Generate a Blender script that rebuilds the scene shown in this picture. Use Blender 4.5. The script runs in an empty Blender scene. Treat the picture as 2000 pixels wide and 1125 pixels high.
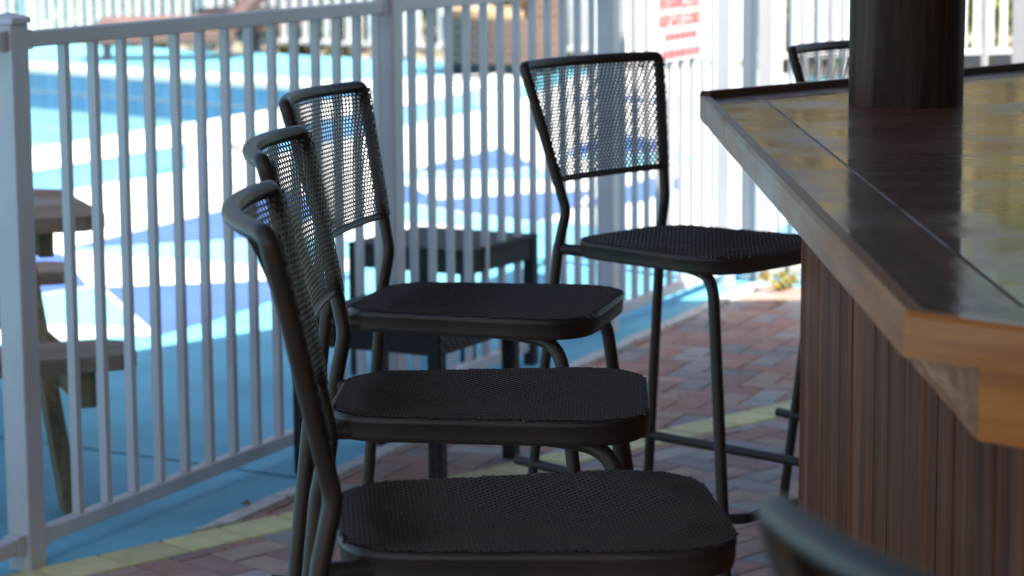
import bpy, bmesh, math, random
from mathutils import Vector, Matrix, noise
from mathutils.geometry import tessellate_polygon
random.seed(7)
R = math.radians
scn = bpy.context.scene
COL = scn.collection

# ------------------------------------------------------------------ camera
CAM_H = 1.45; FPX = 5000.0; PITCH = math.atan2(562.5 + 205, FPX); ROLL = 0.0065
cam = bpy.data.cameras.new('camera'); camo = bpy.data.objects.new('camera', cam); COL.objects.link(camo)
cam.sensor_width = 36; cam.lens = FPX / 2000 * 36; cam.clip_start = 0.05; cam.clip_end = 900
camo.matrix_world = Matrix.Translation((0, 0, CAM_H)) @ Matrix.Rotation(math.pi / 2 - PITCH, 4, 'X') @ Matrix.Rotation(-ROLL, 4, 'Z')
cam.dof.use_dof = True; cam.dof.focus_distance = 3.75; cam.dof.aperture_fstop = 7.0
scn.camera = camo

# ------------------------------------------------------------------ sky, sun, exposure
SUN_EL = 52.0; SUN_DIR = Vector((0.70, -0.714, 0)).normalized()     # horizontal direction towards the sun
w = bpy.data.worlds.new('World'); scn.world = w; w.use_nodes = True
nt = w.node_tree; bg = nt.nodes['Background']
sky = nt.nodes.new('ShaderNodeTexSky'); sky.sky_type = 'NISHITA'; sky.sun_disc = False
sky.sun_elevation = R(SUN_EL); sky.sun_rotation = math.atan2(SUN_DIR.x, SUN_DIR.y)
sky.air_density = 1.0; sky.dust_density = 2.6; sky.ozone_density = 1.0
nt.links.new(sky.outputs[0], bg.inputs[0]); bg.inputs[1].default_value = 0.092
sun = bpy.data.lights.new('sun', 'SUN'); sun.energy = 4.9; sun.angle = R(0.53); sun.color = (1, 0.95, 0.87)
suno = bpy.data.objects.new('sun', sun); COL.objects.link(suno)
to_sun = Vector((SUN_DIR.x * math.cos(R(SUN_EL)), SUN_DIR.y * math.cos(R(SUN_EL)), math.sin(R(SUN_EL))))
suno.rotation_euler = to_sun.to_track_quat('Z', 'Y').to_euler(); suno.location = to_sun * 30
scn.view_settings.view_transform = 'Standard'; scn.view_settings.look = 'None'
scn.view_settings.exposure = 1.42; scn.view_settings.gamma = 1.0
scn.view_settings.use_curve_mapping = False

# ------------------------------------------------------------------ pixel -> place (2000 x 1125 photograph)
_fw = Vector((0, math.cos(PITCH), -math.sin(PITCH))); _u0 = Vector((0, math.sin(PITCH), math.cos(PITCH))); _r0 = Vector((1, 0, 0))
_rt = math.cos(ROLL) * _r0 - math.sin(ROLL) * _u0; _up = math.cos(ROLL) * _u0 + math.sin(ROLL) * _r0
def px(x, y, z=0.0):
    d = _fw * FPX + _rt * (x - 1000) + _up * (562.5 - y)
    t = (z - CAM_H) / d.z
    return Vector((0, 0, CAM_H)) + d * t
def in_view(p, m=60):
    q = Vector(p) - Vector((0, 0, CAM_H)); z = q.dot(_fw)
    if z < 0.3: return False
    X = 1000 + FPX * q.dot(_rt) / z; Y = 562.5 - FPX * q.dot(_up) / z
    return -m < X < 2000 + m and -m < Y < 1125 + m

# ------------------------------------------------------------------ object helpers
def link(name, me, parent=None, mat=None):
    o = bpy.data.objects.new(name, me); COL.objects.link(o)
    if parent is not None: o.parent = parent
    if mat is not None and len(me.materials) == 0: me.materials.append(mat)
    return o
def empty(name, loc=(0, 0, 0), rz=0):
    o = bpy.data.objects.new(name, None); COL.objects.link(o); o.location = loc; o.rotation_euler = (0, 0, rz)
    o.empty_display_size = .1
    return o
def tag(o, label=None, cat=None, group=None, kind=None):
    if label: o['label'] = label
    if cat: o['category'] = cat
    if group: o['group'] = group
    if kind: o['kind'] = kind
    return o
class MB:
    def __init__(s): s.v = []; s.f = []; s.sm = []
    def add(s, vs, fs, smooth=False):
        b = len(s.v); s.v += [tuple(v) for v in vs]; s.f += [tuple(b + i for i in f) for f in fs]; s.sm += [smooth] * len(fs)
    def box(s, a, b, M=None, ch=0.0):
        (x0, y0, z0), (x1, y1, z1) = a, b
        if ch <= 0:
            vs = [(x0,y0,z0),(x1,y0,z0),(x1,y1,z0),(x0,y1,z0),(x0,y0,z1),(x1,y0,z1),(x1,y1,z1),(x0,y1,z1)]
            fs = [(3,2,1,0),(4,5,6,7),(0,1,5,4),(1,2,6,5),(2,3,7,6),(3,0,4,7)]
        else:       # chamfer on all edges
            bm = bmesh.new(); bmesh.ops.create_cube(bm, size=1)
            for v in bm.verts: v.co = Vector(((x0+x1)/2 + v.co.x*(x1-x0), (y0+y1)/2 + v.co.y*(y1-y0), (z0+z1)/2 + v.co.z*(z1-z0)))
            bmesh.ops.bevel(bm, geom=bm.edges[:], offset=ch, segments=1, affect='EDGES')
            bm.verts.index_update(); vs = [v.co.copy() for v in bm.verts]; fs = [[v.index for v in f.verts] for f in bm.faces]; bm.free()
        if M is not None: vs = [M @ Vector(v) for v in vs]
        s.add(vs, fs)
    def prism(s, poly, z0, z1, top_only=False):
        n = len(poly); vs = [(p[0], p[1], z1) for p in poly]
        fs = [tuple(range(n))]
        if not top_only:
            vs += [(p[0], p[1], z0) for p in poly]
            fs += [tuple(n + i for i in reversed(range(n)))] + [(i, n + i, n + (i+1) % n, (i+1) % n) for i in range(n)]
        s.add(vs, fs)
    def tube(s, pts, r, n=10, caps=True, closed=False, r2=None, flat=1.0):
        pts = [Vector(p) for p in pts]; N = len(pts); T = []
        for i in range(N):
            a = pts[i-1] if (i > 0 or closed) else pts[i]; b = pts[(i+1) % N] if (i < N-1 or closed) else pts[i]
            T.append((b - a).normalized())
        ref = Vector((0, 0, 1)) if abs(T[0].z) < .9 else Vector((1, 0, 0))
        nrm = (ref - T[0] * ref.dot(T[0])).normalized(); vs = []
        for i in range(N):
            nrm = (nrm - T[i] * nrm.dot(T[i])).normalized(); bn = T[i].cross(nrm)
            rr = r if r2 is None else r + (r2 - r) * i / (N - 1)
            if isinstance(r, (list, tuple)): rr = r[i]
            for k in range(n):
                a = 2 * math.pi * k / n
                vs.append(pts[i] + nrm * (rr * flat * math.cos(a)) + bn * (rr * math.sin(a)))
        fs = []
        for i in range(N if closed else N - 1):
            j = (i + 1) % N
            for k in range(n):
                l = (k + 1) % n; fs.append((i*n+k, i*n+l, j*n+l, j*n+k))
        s.add(vs, fs, True)
        if caps and not closed:
            s.add(vs[:n], [tuple(reversed(range(n)))]); s.add(vs[-n:], [tuple(range(n))])
    def mesh(s, name, mat=None):
        me = bpy.data.meshes.new(name); me.from_pydata(s.v, [], s.f); me.update()
        me.polygons.foreach_set('use_smooth', s.sm)
        if mat is not None: me.materials.append(mat)
        return me
    def build(s, name, mat, parent=None): return link(name, s.mesh(name, mat), parent)
def fillet(pts, r, seg=6):
    pts = [Vector(p) for p in pts]; rs = r if isinstance(r, (list, tuple)) else [r] * len(pts)
    out = [pts[0]]
    for i in range(1, len(pts) - 1):
        a = pts[i-1] - pts[i]; b = pts[i+1] - pts[i]
        la, lb = a.length, b.length; ang = a.angle(b)
        t = min(rs[i] / math.tan(ang / 2) if ang > .05 else 0, la * .48, lb * .48)
        p0 = pts[i] + a / la * t; p1 = pts[i] + b / lb * t
        for k in range(seg + 1):
            u = k / seg; out.append(p0 * (1-u)**2 + pts[i] * 2*u*(1-u) + p1 * u*u)
    out.append(pts[-1]); return out
def clip(poly, n, c):      # keep n.p <= c
    out = []
    for i in range(len(poly)):
        a, b = poly[i], poly[(i+1) % len(poly)]
        da = n[0]*a[0] + n[1]*a[1] - c; db = n[0]*b[0] + n[1]*b[1] - c
        if da <= 0: out.append(a)
        if (da < 0 < db) or (db < 0 < da):
            t = da / (da - db); out.append((a[0] + (b[0]-a[0])*t, a[1] + (b[1]-a[1])*t))
    return out
def area(p): return abs(sum(p[i][0]*p[(i+1)%len(p)][1] - p[(i+1)%len(p)][0]*p[i][1] for i in range(len(p)))) / 2

# ------------------------------------------------------------------ materials
def mat(name, col, rough=.5, metal=0, col2=None, scale=8.0, stretch=(1,1,1), lo=.35, hi=.65, bump=0, bscale=None, rough2=None, spec=.5, coat=0, coat_rough=.1, detail=6, rnd=0.0, dist=.002, space='Object', distort=0):
    m = bpy.data.materials.new(name); m.use_nodes = True; n = m.node_tree.nodes; l = m.node_tree.links
    b = n['Principled BSDF']; b.inputs['Roughness'].default_value = rough; b.inputs['Metallic'].default_value = metal
    b.inputs['Specular IOR Level'].default_value = spec; b.inputs['Coat Weight'].default_value = coat; b.inputs['Coat Roughness'].default_value = coat_rough
    b.inputs['Base Color'].default_value = (*col, 1)
    tc = n.new('ShaderNodeTexCoord'); mp = n.new('ShaderNodeMapping'); l.new(tc.outputs[space], mp.inputs[0]); mp.inputs['Scale'].default_value = stretch
    csock = None; fac = None
    if col2 is not None or rough2 is not None:
        nz = n.new('ShaderNodeTexNoise'); nz.inputs['Scale'].default_value = scale; nz.inputs['Detail'].default_value = detail; nz.inputs['Distortion'].default_value = distort
        l.new(mp.outputs[0], nz.inputs['Vector'])
        rp = n.new('ShaderNodeMapRange'); rp.inputs[1].default_value = lo; rp.inputs[2].default_value = hi; l.new(nz.outputs['Fac'], rp.inputs[0]); fac = rp.outputs[0]
        if col2 is not None:
            mx = n.new('ShaderNodeMix'); mx.data_type = 'RGBA'; l.new(fac, mx.inputs[0]); mx.inputs[6].default_value = (*col, 1); mx.inputs[7].default_value = (*col2, 1); csock = mx.outputs[2]
        if rough2 is not None:
            rr = n.new('ShaderNodeMapRange'); rr.inputs[3].default_value = rough; rr.inputs[4].default_value = rough2; l.new(fac, rr.inputs[0]); l.new(rr.outputs[0], b.inputs['Roughness'])
    if rnd:
        oi = n.new('ShaderNodeObjectInfo'); hs = n.new('ShaderNodeHueSaturation'); mr = n.new('ShaderNodeMapRange')
        mr.inputs[3].default_value = 1 - rnd; mr.inputs[4].default_value = 1 + rnd; l.new(oi.outputs['Random'], mr.inputs[0]); l.new(mr.outputs[0], hs.inputs['Value'])
        if csock: l.new(csock, hs.inputs['Color'])
        else: hs.inputs['Color'].default_value = (*col, 1)
        csock = hs.outputs[0]
    if csock: l.new(csock, b.inputs['Base Color'])
    if bump:
        nb = n.new('ShaderNodeTexNoise'); nb.inputs['Scale'].default_value = bscale or scale; nb.inputs['Detail'].default_value = 5; l.new(mp.outputs[0], nb.inputs['Vector'])
        bp = n.new('ShaderNodeBump'); bp.inputs['Strength'].default_value = bump; bp.inputs['Distance'].default_value = dist; l.new(nb.outputs['Fac'], bp.inputs['Height']); l.new(bp.outputs[0], b.inputs['Normal'])
    return m
M = {}
M['metal'] = mat('charcoal_metal', (.048, .038, .031), .40, 0.3, (.085, .058, .042), 9, lo=.45, hi=.75, bump=.15, bscale=260, dist=.0006, rough2=.5)
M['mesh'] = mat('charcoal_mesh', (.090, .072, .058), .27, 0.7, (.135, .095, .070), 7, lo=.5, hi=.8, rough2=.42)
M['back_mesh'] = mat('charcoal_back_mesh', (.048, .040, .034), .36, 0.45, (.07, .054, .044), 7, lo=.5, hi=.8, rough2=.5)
M['rubber'] = mat('black_rubber', (.012, .012, .012), .7)
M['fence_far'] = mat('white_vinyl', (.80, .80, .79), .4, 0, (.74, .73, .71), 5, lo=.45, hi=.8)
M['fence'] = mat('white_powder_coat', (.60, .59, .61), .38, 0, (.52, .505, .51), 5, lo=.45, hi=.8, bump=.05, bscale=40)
M['deck'] = mat('cyan_deck_paint', (.17, .53, .69), .62, 0, (.10, .34, .46), 2.6, lo=.42, hi=.85, bump=.35, bscale=90, dist=.002, detail=10)
M['white_paint'] = mat('white_deck_paint', (.78, .79, .78), .6, 0, (.70, .71, .70), 3, bump=.3, bscale=90)
M['blue_paint'] = mat('blue_deck_paint', (.075, .155, .42), .6, 0, (.065, .135, .37), 3, bump=.3, bscale=90)
M['cyan_paint'] = mat('pale_cyan_deck_paint', (.22, .54, .64), .6, 0, (.20, .50, .60), 3, bump=.3, bscale=90)
M['concrete'] = mat('pale_concrete', (.72, .70, .66), .85, 0, (.52, .50, .47), 30, bump=.5, bscale=120)
M['coping'] = mat('white_coping', (.80, .79, .76), .6, 0, (.72, .71, .68), 6, bump=.2, bscale=60)
M['tile'] = mat('blue_pool_tile', (.10, .30, .55), .25, 0, (.08, .25, .50), 4, rnd=.12)
M['tile_w'] = mat('white_marker_tile', (.80, .80, .78), .3)
M['ink'] = mat('black_lettering', (.02, .02, .02), .5)
M['grout'] = mat('white_grout', (.66, .66, .64), .8)
M['joint'] = mat('dark_joint', (.035, .04, .04), .9)
M['bed'] = mat('sandy_joint_bed', (.20, .165, .13), .95, 0, (.13, .105, .085), 60, bump=.5, bscale=200)
M['ground'] = mat('sandy_ground', (.33, .28, .21), .95, 0, (.24, .21, .14), .6, bump=.4, bscale=5)
pav = []
for nm, c1, c2 in (('red', (.50, .28, .215), (.41, .23, .18)), ('plum', (.45, .27, .225), (.37, .22, .185)), ('grey', (.45, .40, .37), (.37, .33, .305)), ('brown', (.52, .35, .27), (.43, .29, .225)), ('slate', (.36, .325, .31), (.29, .265, .25))):
    pav.append(mat(nm + '_paver', c1, .8, 0, c2, 14, bump=.55, bscale=130, rnd=.14, dist=.0025))
M['yellow'] = mat('yellow_paver_paint', (.78, .71, .36), .75, 0, (.62, .56, .30), 18, lo=.4, hi=.75, bump=.5, bscale=120, rnd=.16)

def wood(name, c1, c2, c3, rough=.5, scale=6.0, axis='Z', coat=0, weather=None, wlo=.45, whi=.6, rough_w=.75, space='Object', ring=18, rnd=.0, bump=.35, spec=.15, wgrad=None, swirl=0, st_=.06, span=(.3, .5, .72)):
    m = bpy.data.materials.new(name); m.use_nodes = True; n = m.node_tree.nodes; l = m.node_tree.links; b = n['Principled BSDF']
    tc = n.new('ShaderNodeTexCoord'); mp = n.new('ShaderNodeMapping'); l.new(tc.outputs[space], mp.inputs[0])
    st = {'X': (st_, 1, 1), 'Y': (1, st_, 1), 'Z': (1, 1, st_)}[axis]; mp.inputs['Scale'].default_value = st
    oi = n.new('ShaderNodeObjectInfo'); ml = n.new('ShaderNodeMath'); ml.operation = 'MULTIPLY'; ml.inputs[1].default_value = 37.0; l.new(oi.outputs['Random'], ml.inputs[0])
    nz = n.new('ShaderNodeTexNoise'); nz.noise_dimensions = '4D'; nz.inputs['Scale'].default_value = scale * 6; nz.inputs['Detail'].default_value = 8; nz.inputs['Roughness'].default_value = .62; nz.inputs['Distortion'].default_value = swirl
    l.new(mp.outputs[0], nz.inputs['Vector']); l.new(ml.outputs[0], nz.inputs['W'])
    n2 = n.new('ShaderNodeTexNoise'); n2.noise_dimensions = '4D'; n2.inputs['Scale'].default_value = scale * ring; n2.inputs['Detail'].default_value = 4; l.new(mp.outputs[0], n2.inputs['Vector']); l.new(ml.outputs[0], n2.inputs['W'])
    cr = n.new('ShaderNodeValToRGB'); cr.color_ramp.elements[0].position = span[0]; cr.color_ramp.elements[0].color = (*c1, 1); cr.color_ramp.elements[1].position = span[2]; cr.color_ramp.elements[1].color = (*c3, 1)
    e = cr.color_ramp.elements.new(span[1]); e.color = (*c2, 1); l.new(nz.outputs['Fac'], cr.inputs[0])
    mx = n.new('ShaderNodeMix'); mx.data_type = 'RGBA'; mx.blend_type = 'MULTIPLY'; mr = n.new('ShaderNodeMapRange'); mr.inputs[1].default_value = .5; mr.inputs[2].default_value = .8; mr.inputs[4].default_value = .75
    l.new(n2.outputs['Fac'], mr.inputs[0]); l.new(mr.outputs[0], mx.inputs[0]); l.new(cr.outputs[0], mx.inputs[6]); mx.inputs[7].default_value = (.3, .25, .22, 1)
    cs = mx.outputs[2]; b.inputs['Roughness'].default_value = rough; b.inputs['Coat Weight'].default_value = coat; b.inputs['Coat Roughness'].default_value = .07; b.inputs['Specular IOR Level'].default_value = spec
    if weather is not None:
        n3 = n.new('ShaderNodeTexNoise'); n3.inputs['Scale'].default_value = scale * .9; n3.inputs['Detail'].default_value = 9; n3.inputs['Roughness'].default_value = .68
        m3 = n.new('ShaderNodeMapping'); m3.inputs['Scale'].default_value = {'X': (.3, 1, 1), 'Y': (1, .3, 1), 'Z': (1, 1, .3)}[axis]; l.new(tc.outputs[space], m3.inputs[0]); l.new(m3.outputs[0], n3.inputs['Vector'])
        r3 = n.new('ShaderNodeMapRange'); r3.inputs[1].default_value = wlo; r3.inputs[2].default_value = whi; l.new(n3.outputs['Fac'], r3.inputs[0])
        wf = r3.outputs[0]
        if wgrad:       # varnish survives towards one end; the trim's pale end also paints sky reflection
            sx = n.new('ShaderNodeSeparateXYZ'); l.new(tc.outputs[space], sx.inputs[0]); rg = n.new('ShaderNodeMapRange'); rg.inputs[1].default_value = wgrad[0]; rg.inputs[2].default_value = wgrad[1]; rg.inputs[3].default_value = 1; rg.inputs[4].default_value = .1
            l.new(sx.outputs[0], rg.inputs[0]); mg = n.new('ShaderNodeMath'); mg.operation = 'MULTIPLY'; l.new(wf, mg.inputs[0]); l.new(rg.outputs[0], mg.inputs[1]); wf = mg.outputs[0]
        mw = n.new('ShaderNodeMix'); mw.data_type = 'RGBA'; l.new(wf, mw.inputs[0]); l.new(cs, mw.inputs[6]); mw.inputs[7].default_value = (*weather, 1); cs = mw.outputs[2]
        rr = n.new('ShaderNodeMapRange'); rr.inputs[3].default_value = rough; rr.inputs[4].default_value = rough_w; l.new(r3.outputs[0], rr.inputs[0]); l.new(rr.outputs[0], b.inputs['Roughness'])
        if coat:
            rc = n.new('ShaderNodeMapRange'); rc.inputs[3].default_value = coat; rc.inputs[4].default_value = coat * .25; l.new(r3.outputs[0], rc.inputs[0]); l.new(rc.outputs[0], b.inputs['Coat Weight'])
    if rnd:
        hs = n.new('ShaderNodeHueSaturation'); m4 = n.new('ShaderNodeMapRange'); m4.inputs[3].default_value = 1 - rnd; m4.inputs[4].default_value = 1 + rnd; l.new(oi.outputs['Random'], m4.inputs[0]); l.new(m4.outputs[0], hs.inputs['Value']); l.new(cs, hs.inputs['Color']); cs = hs.outputs[0]
    l.new(cs, b.inputs['Base Color'])
    bp = n.new('ShaderNodeBump'); bp.inputs['Strength'].default_value = bump; bp.inputs['Distance'].default_value = .002; l.new(nz.outputs['Fac'], bp.inputs['Height']); l.new(bp.outputs[0], b.inputs['Normal'])
    if coat:
        b2 = n.new('ShaderNodeBump'); b2.inputs['Strength'].default_value = bump * .55; b2.inputs['Distance'].default_value = .0012; l.new(nz.outputs['Fac'], b2.inputs['Height']); l.new(b2.outputs[0], b.inputs['Coat Normal'])
        n5 = n.new('ShaderNodeTexNoise'); n5.inputs['Scale'].default_value = 7; n5.inputs['Detail'].default_value = 8; l.new(tc.outputs[space], n5.inputs['Vector'])
        r5 = n.new('ShaderNodeMapRange'); r5.inputs[1].default_value = .4; r5.inputs[2].default_value = .68; r5.inputs[3].default_value = .05; r5.inputs[4].default_value = .24; l.new(n5.outputs['Fac'], r5.inputs[0]); l.new(r5.outputs[0], b.inputs['Coat Roughness'])
    return m
M['board'] = wood('stained_wall_board', (.085, .024, .010), (.20, .066, .029), (.33, .13, .060), .6, 2.6, 'Z', weather=(.33, .225, .165), wlo=.53, whi=.84, rough_w=.65, rnd=.22, span=(.32, .5, .7), st_=.05)
M['trim'] = wood('weathered_trim', (.16, .085, .05), (.24, .135, .085), (.33, .20, .13), .4, 5, 'Y', coat=.5, weather=(.40, .37, .32), wlo=.40, whi=.62, rough_w=.5)
M['lip'] = wood('dark_lip_wood', (.09, .04, .024), (.14, .066, .040), (.20, .10, .064), .5, 5, 'X', coat=.1)
M['apron'] = wood('weathered_apron', (.13, .075, .05), (.21, .13, .09), (.32, .22, .16), .6, 6, 'Y', weather=(.36, .34, .31), wlo=.45, whi=.7)
M['pine'] = wood('orange_pine', (.42, .125, .012), (.52, .17, .02), (.60, .22, .032), .4, 4, 'X', coat=.35, ring=10, bump=.15)
M['top'] = wood('varnished_top', (.09, .020, .009), (.18, .050, .021), (.31, .115, .046), .5, 2.4, 'Y', coat=.65, weather=(.38, .22, .11), wlo=.50, whi=.78, rough_w=.55, bump=.7, spec=.08)
M['border'] = wood('varnished_border', (.045, .020, .014), (.075, .034, .023), (.12, .06, .04), .32, 4, 'Y', coat=.6, weather=(.27, .24, .22), wlo=.44, whi=.70, rough_w=.45, bump=.35)
M['pole'] = wood('dark_pole_wood', (.028, .015, .010), (.07, .040, .026), (.17, .10, .066), .6, 3, 'Z', bump=1.0, span=(.36, .52, .68))
M['picnic'] = wood('weathered_plank', (.18, .11, .07), (.28, .18, .12), (.40, .28, .20), .75, 5, 'X', weather=(.36, .32, .28), wlo=.45, whi=.7)
M['treated'] = wood('treated_leg_wood', (.15, .12, .065), (.22, .175, .10), (.30, .24, .15), .8, 5, 'Z')
M['thatch'] = mat('thatch', (.22, .16, .09), .95, 0, (.12, .085, .05), 40, stretch=(1, 1, .2), bump=.6, bscale=60)
M['beam'] = wood('roof_lining', (.09, .055, .035), (.14, .085, .055), (.2, .13, .09), .7, 3, 'X')

def weave(name, c, c2, sx=55.0, sz=90.0, rough=.45):
    m = bpy.data.materials.new(name); m.use_nodes = True; n = m.node_tree.nodes; l = m.node_tree.links; b = n['Principled BSDF']
    b.inputs['Roughness'].default_value = rough
    tc = n.new('ShaderNodeTexCoord')
    ch = n.new('ShaderNodeTexWave'); ch.bands_direction = 'Z'; ch.inputs['Scale'].default_value = sz / 6.28; ch.inputs['Distortion'].default_value = .3
    cx = n.new('ShaderNodeTexWave'); cx.bands_direction = 'DIAGONAL'; cx.inputs['Scale'].default_value = sx / 6.28; cx.inputs['Distortion'].default_value = .3
    l.new(tc.outputs['Object'], ch.inputs[0]); l.new(tc.outputs['Object'], cx.inputs[0])
    mu = n.new('ShaderNodeMath'); mu.operation = 'MULTIPLY'; l.new(ch.outputs['Fac'], mu.inputs[0]); l.new(cx.outputs['Fac'], mu.inputs[1])
    mx = n.new('ShaderNodeMix'); mx.data_type = 'RGBA'; l.new(mu.outputs[0], mx.inputs[0]); mx.inputs[6].default_value = (*c2, 1); mx.inputs[7].default_value = (*c, 1); l.new(mx.outputs[2], b.inputs['Base Color'])
    bp = n.new('ShaderNodeBump'); bp.inputs['Strength'].default_value = .8; bp.inputs['Distance'].default_value = .004; l.new(mu.outputs[0], bp.inputs['Height']); l.new(bp.outputs[0], b.inputs['Normal'])
    return m
M['rattan'] = weave('black_rattan', (.020, .0195, .020), (.009, .009, .0095), 150, 260, .6)
M['wicker'] = weave('brown_wicker', (.20, .115, .085), (.10, .055, .04), 60, 110)
M['cushion'] = mat('brown_cushion', (.19, .115, .105), .9, 0, (.15, .09, .08), 6)
M['dark_cushion'] = mat('dark_cushion', (.035, .035, .045), .9)
M['tan'] = mat('tan_cushion', (.5, .34, .2), .9)
M['water'] = mat('pool_water', (.26, .52, .50), .03, 0, (.32, .58, .55), .8, bump=.10, bscale=5, dist=.02, spec=.6)
M['sign'] = mat('sign_panel', (.52, .48, .46), .5)
M['red'] = mat('red_lettering', (.55, .07, .08), .5)
M['leaf'] = mat('green_leaf', (.12, .19, .03), .5, 0, (.20, .24, .04), 1.2, rnd=.25)
M['leaf3'] = mat('golden_leaf', (.42, .30, .10), .5, 0, (.34, .28, .09), 1.0, rnd=.2)
M['leaf2'] = mat('yellow_green_leaf', (.26, .28, .05), .5, 0, (.18, .22, .04), 1.0, rnd=.25)
M['dry'] = mat('dry_weed', (.38, .26, .06), .7, 0, (.20, .20, .05), 14)
M['bark'] = mat('bark', (.12, .085, .06), .9, 0, (.07, .05, .035), 12, stretch=(1, 1, .2), bump=.6, bscale=30)
M['fallen'] = mat('fallen_leaf', (.50, .22, .03), .7, 0, (.36, .12, .03), 30)
M['fallen_red'] = mat('fallen_red_leaf', (.30, .07, .03), .7)

# ------------------------------------------------------------------ main lines of the place
U = Vector((.4166, .9091, 0)); V = Vector((.9091, -.4166, 0))       # along the fence, and across it towards the bar
def fence_pt(d): return Vector((-1.065 + .4585 * (d - 5.456), d, 0))
STRIP0 = Vector((-.72, 5.80, 0)); SU = Vector((.4011, .9160, 0)); SV = Vector((.9160, -.4011, 0))
sc = SV.x * STRIP0.x + SV.y * STRIP0.y                              # edging strip line: SV.p = sc, pavers on the larger side
BA = R(44.6); BU = Vector((math.cos(BA), math.sin(BA), 0)); BN = Vector((-math.sin(BA), math.cos(BA), 0))
bc = BN.x * -.754 + BN.y * 5.735                                    # outer edge of the yellow band: BN.p = bc
CORNER = STRIP0 + SU * ((9.50 - STRIP0.y) / SU.y)                   # the paving ends here, at the gate
kc = SU.x * CORNER.x + SU.y * CORNER.y

# ------------------------------------------------------------------ ground
g = MB(); g.prism([(-150, -150), (150, -150), (150, 150), (-150, 150)], 0, -1.3, top_only=True)
tag(g.build('ground', M['ground']), 'sandy ground running out to the trees', kind='structure')

# pool outline (outer face of the raised kerb)
NE0 = px(171, 366); nd = Vector((.3978, .9175, 0))
tip = px(1004, 203)
near_a = NE0 + nd * -7.5
fd = (px(58, 122, .18) - px(548, 152, .18)).normalized()
far_b = px(548, 152, .18) + fd * 9.0
far_a = px(548, 152, .18)
pool_out = [near_a, NE0, NE0 + nd * 2.0, NE0 + nd * 4.0, tip + Vector((-.25, -.35, 0)), tip + Vector((.05, .12, 0)), tip + Vector((-.15, .45, 0)), far_a + fd * -.6, far_a, far_b]
pool_out = [Vector((p.x, p.y, 0)) for p in pool_out]
def inset(poly, d):
    n = len(poly); out = []
    for i in range(n):
        a, b, c = poly[i-1], poly[i], poly[(i+1) % n]
        e1 = (b - a).normalized(); e2 = (c - b).normalized()
        n1 = Vector((-e1.y, e1.x, 0)); n2 = Vector((-e2.y, e2.x, 0))
        k = (n1 + n2); k = k / max(.35, (1 + n1.dot(n2)))
        out.append(b + k * d)
    return out
pool_in = inset(pool_out, .34)

# deck: painted slab, with the pool cut out
far_edge = [(-30, 43.0), (-9.0, 29.5), (-1.0, 22.9), (3.5, 19.8), (14, 24.0)]
JOIN = STRIP0 + SU * ((bc - BN.dot(STRIP0)) / BN.dot(SU))           # where the edging strip meets the yellow band
deck_out = [Vector(p + (0,)) for p in [(-30, -24)]] + [JOIN + BU * -14, JOIN, CORNER, CORNER + SV * 12] + [Vector((20, 10, 0))] + [Vector(p + (0,)) for p in reversed(far_edge)]
hole = list(reversed(pool_in))
tris = tessellate_polygon([deck_out, hole]); pts = deck_out + hole
dm = MB(); dm.add([(p.x, p.y, 0) for p in pts], [t for t in tris])
n0 = len(deck_out)
dm.add([(p.x, p.y, 0) for p in deck_out] + [(p.x, p.y, -.25) for p in deck_out], [(i, n0 + i, n0 + (i+1) % n0, (i+1) % n0) for i in range(n0)])
me = dm.mesh('pool_deck', M['deck'])
bm = bmesh.new(); bm.from_mesh(me); bmesh.ops.recalc_face_normals(bm, faces=bm.faces)
up = [f for f in bm.faces if abs(f.normal.z) > .9 and f.normal.z < 0]
bmesh.ops.reverse_faces(bm, faces=up); bm.to_mesh(me); bm.free()
deck = tag(link('pool_deck', me), 'painted concrete pool deck in cyan, blue and white', kind='structure')

def paint(name, pixels, m, lift):
    b = MB(); P = [px(x, y) for x, y in pixels]
    if sum(P[i].x*P[(i+1) % len(P)].y - P[(i+1) % len(P)].x*P[i].y for i in range(len(P))) < 0: P.reverse()
    b.prism([(p.x, p.y) for p in P], 0, lift, top_only=True)
    return b.build(name, M[m], deck)
# white field between the pool and the star pattern, then the coloured shards on it
paint('white_paint', [(-60, 360), (110, 372), (320, 343), (560, 296), (783, 247), (993, 208), (1120, 150), (1330, 118), (1560, 150), (1640, 300), (1520, 452), (1240, 446), (1060, 432), (920, 470), (700, 520), (520, 590), (310, 655), (277, 655), (75, 668), (-60, 672)], 'white_paint', .0015)
paint('blue_paint', [(122, 488), (445, 408), (560, 372), (640, 400), (560, 462), (470, 467)], 'blue_paint', .003)
paint('cyan_paint', [(122, 489), (470, 468), (560, 463), (700, 470), (720, 500), (560, 522), (510, 519)], 'cyan_paint', .003)
paint('blue_paint', [(-60, 512), (60, 497), (119, 495), (172, 560), (70, 576), (-60, 596)], 'blue_paint', .003)
paint('cyan_paint', [(-60, 598), (70, 578), (189, 560), (276, 641), (70, 633), (-60, 628)], 'cyan_paint', .003)
paint('blue_paint', [(203, 562), (515, 549), (640, 536), (700, 540), (520, 592), (420, 625), (310, 656)], 'blue_paint', .003)
paint('blue_paint', [(786, 338), (880, 312), (977, 289), (1052, 327), (980, 332)], 'blue_paint', .003)
paint('cyan_paint', [(786, 340), (980, 334), (1053, 329), (1130, 352), (1000, 352), (860, 350), (786, 352)], 'cyan_paint', .003)
paint('blue_paint', [(760, 352), (786, 358), (856, 390), (905, 387), (1048, 377), (1160, 372), (1120, 408), (1050, 434), (940, 420), (820, 402), (760, 395)], 'blue_paint', .003)
paint('cyan_paint', [(760, 397), (820, 404), (940, 422), (1040, 434), (1000, 470), (900, 444), (760, 430)], 'cyan_paint', .003)
paint('blue_paint', [(1100, 300), (1190, 262), (1260, 270), (1330, 292), (1210, 300)], 'blue_paint', .003)
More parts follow.
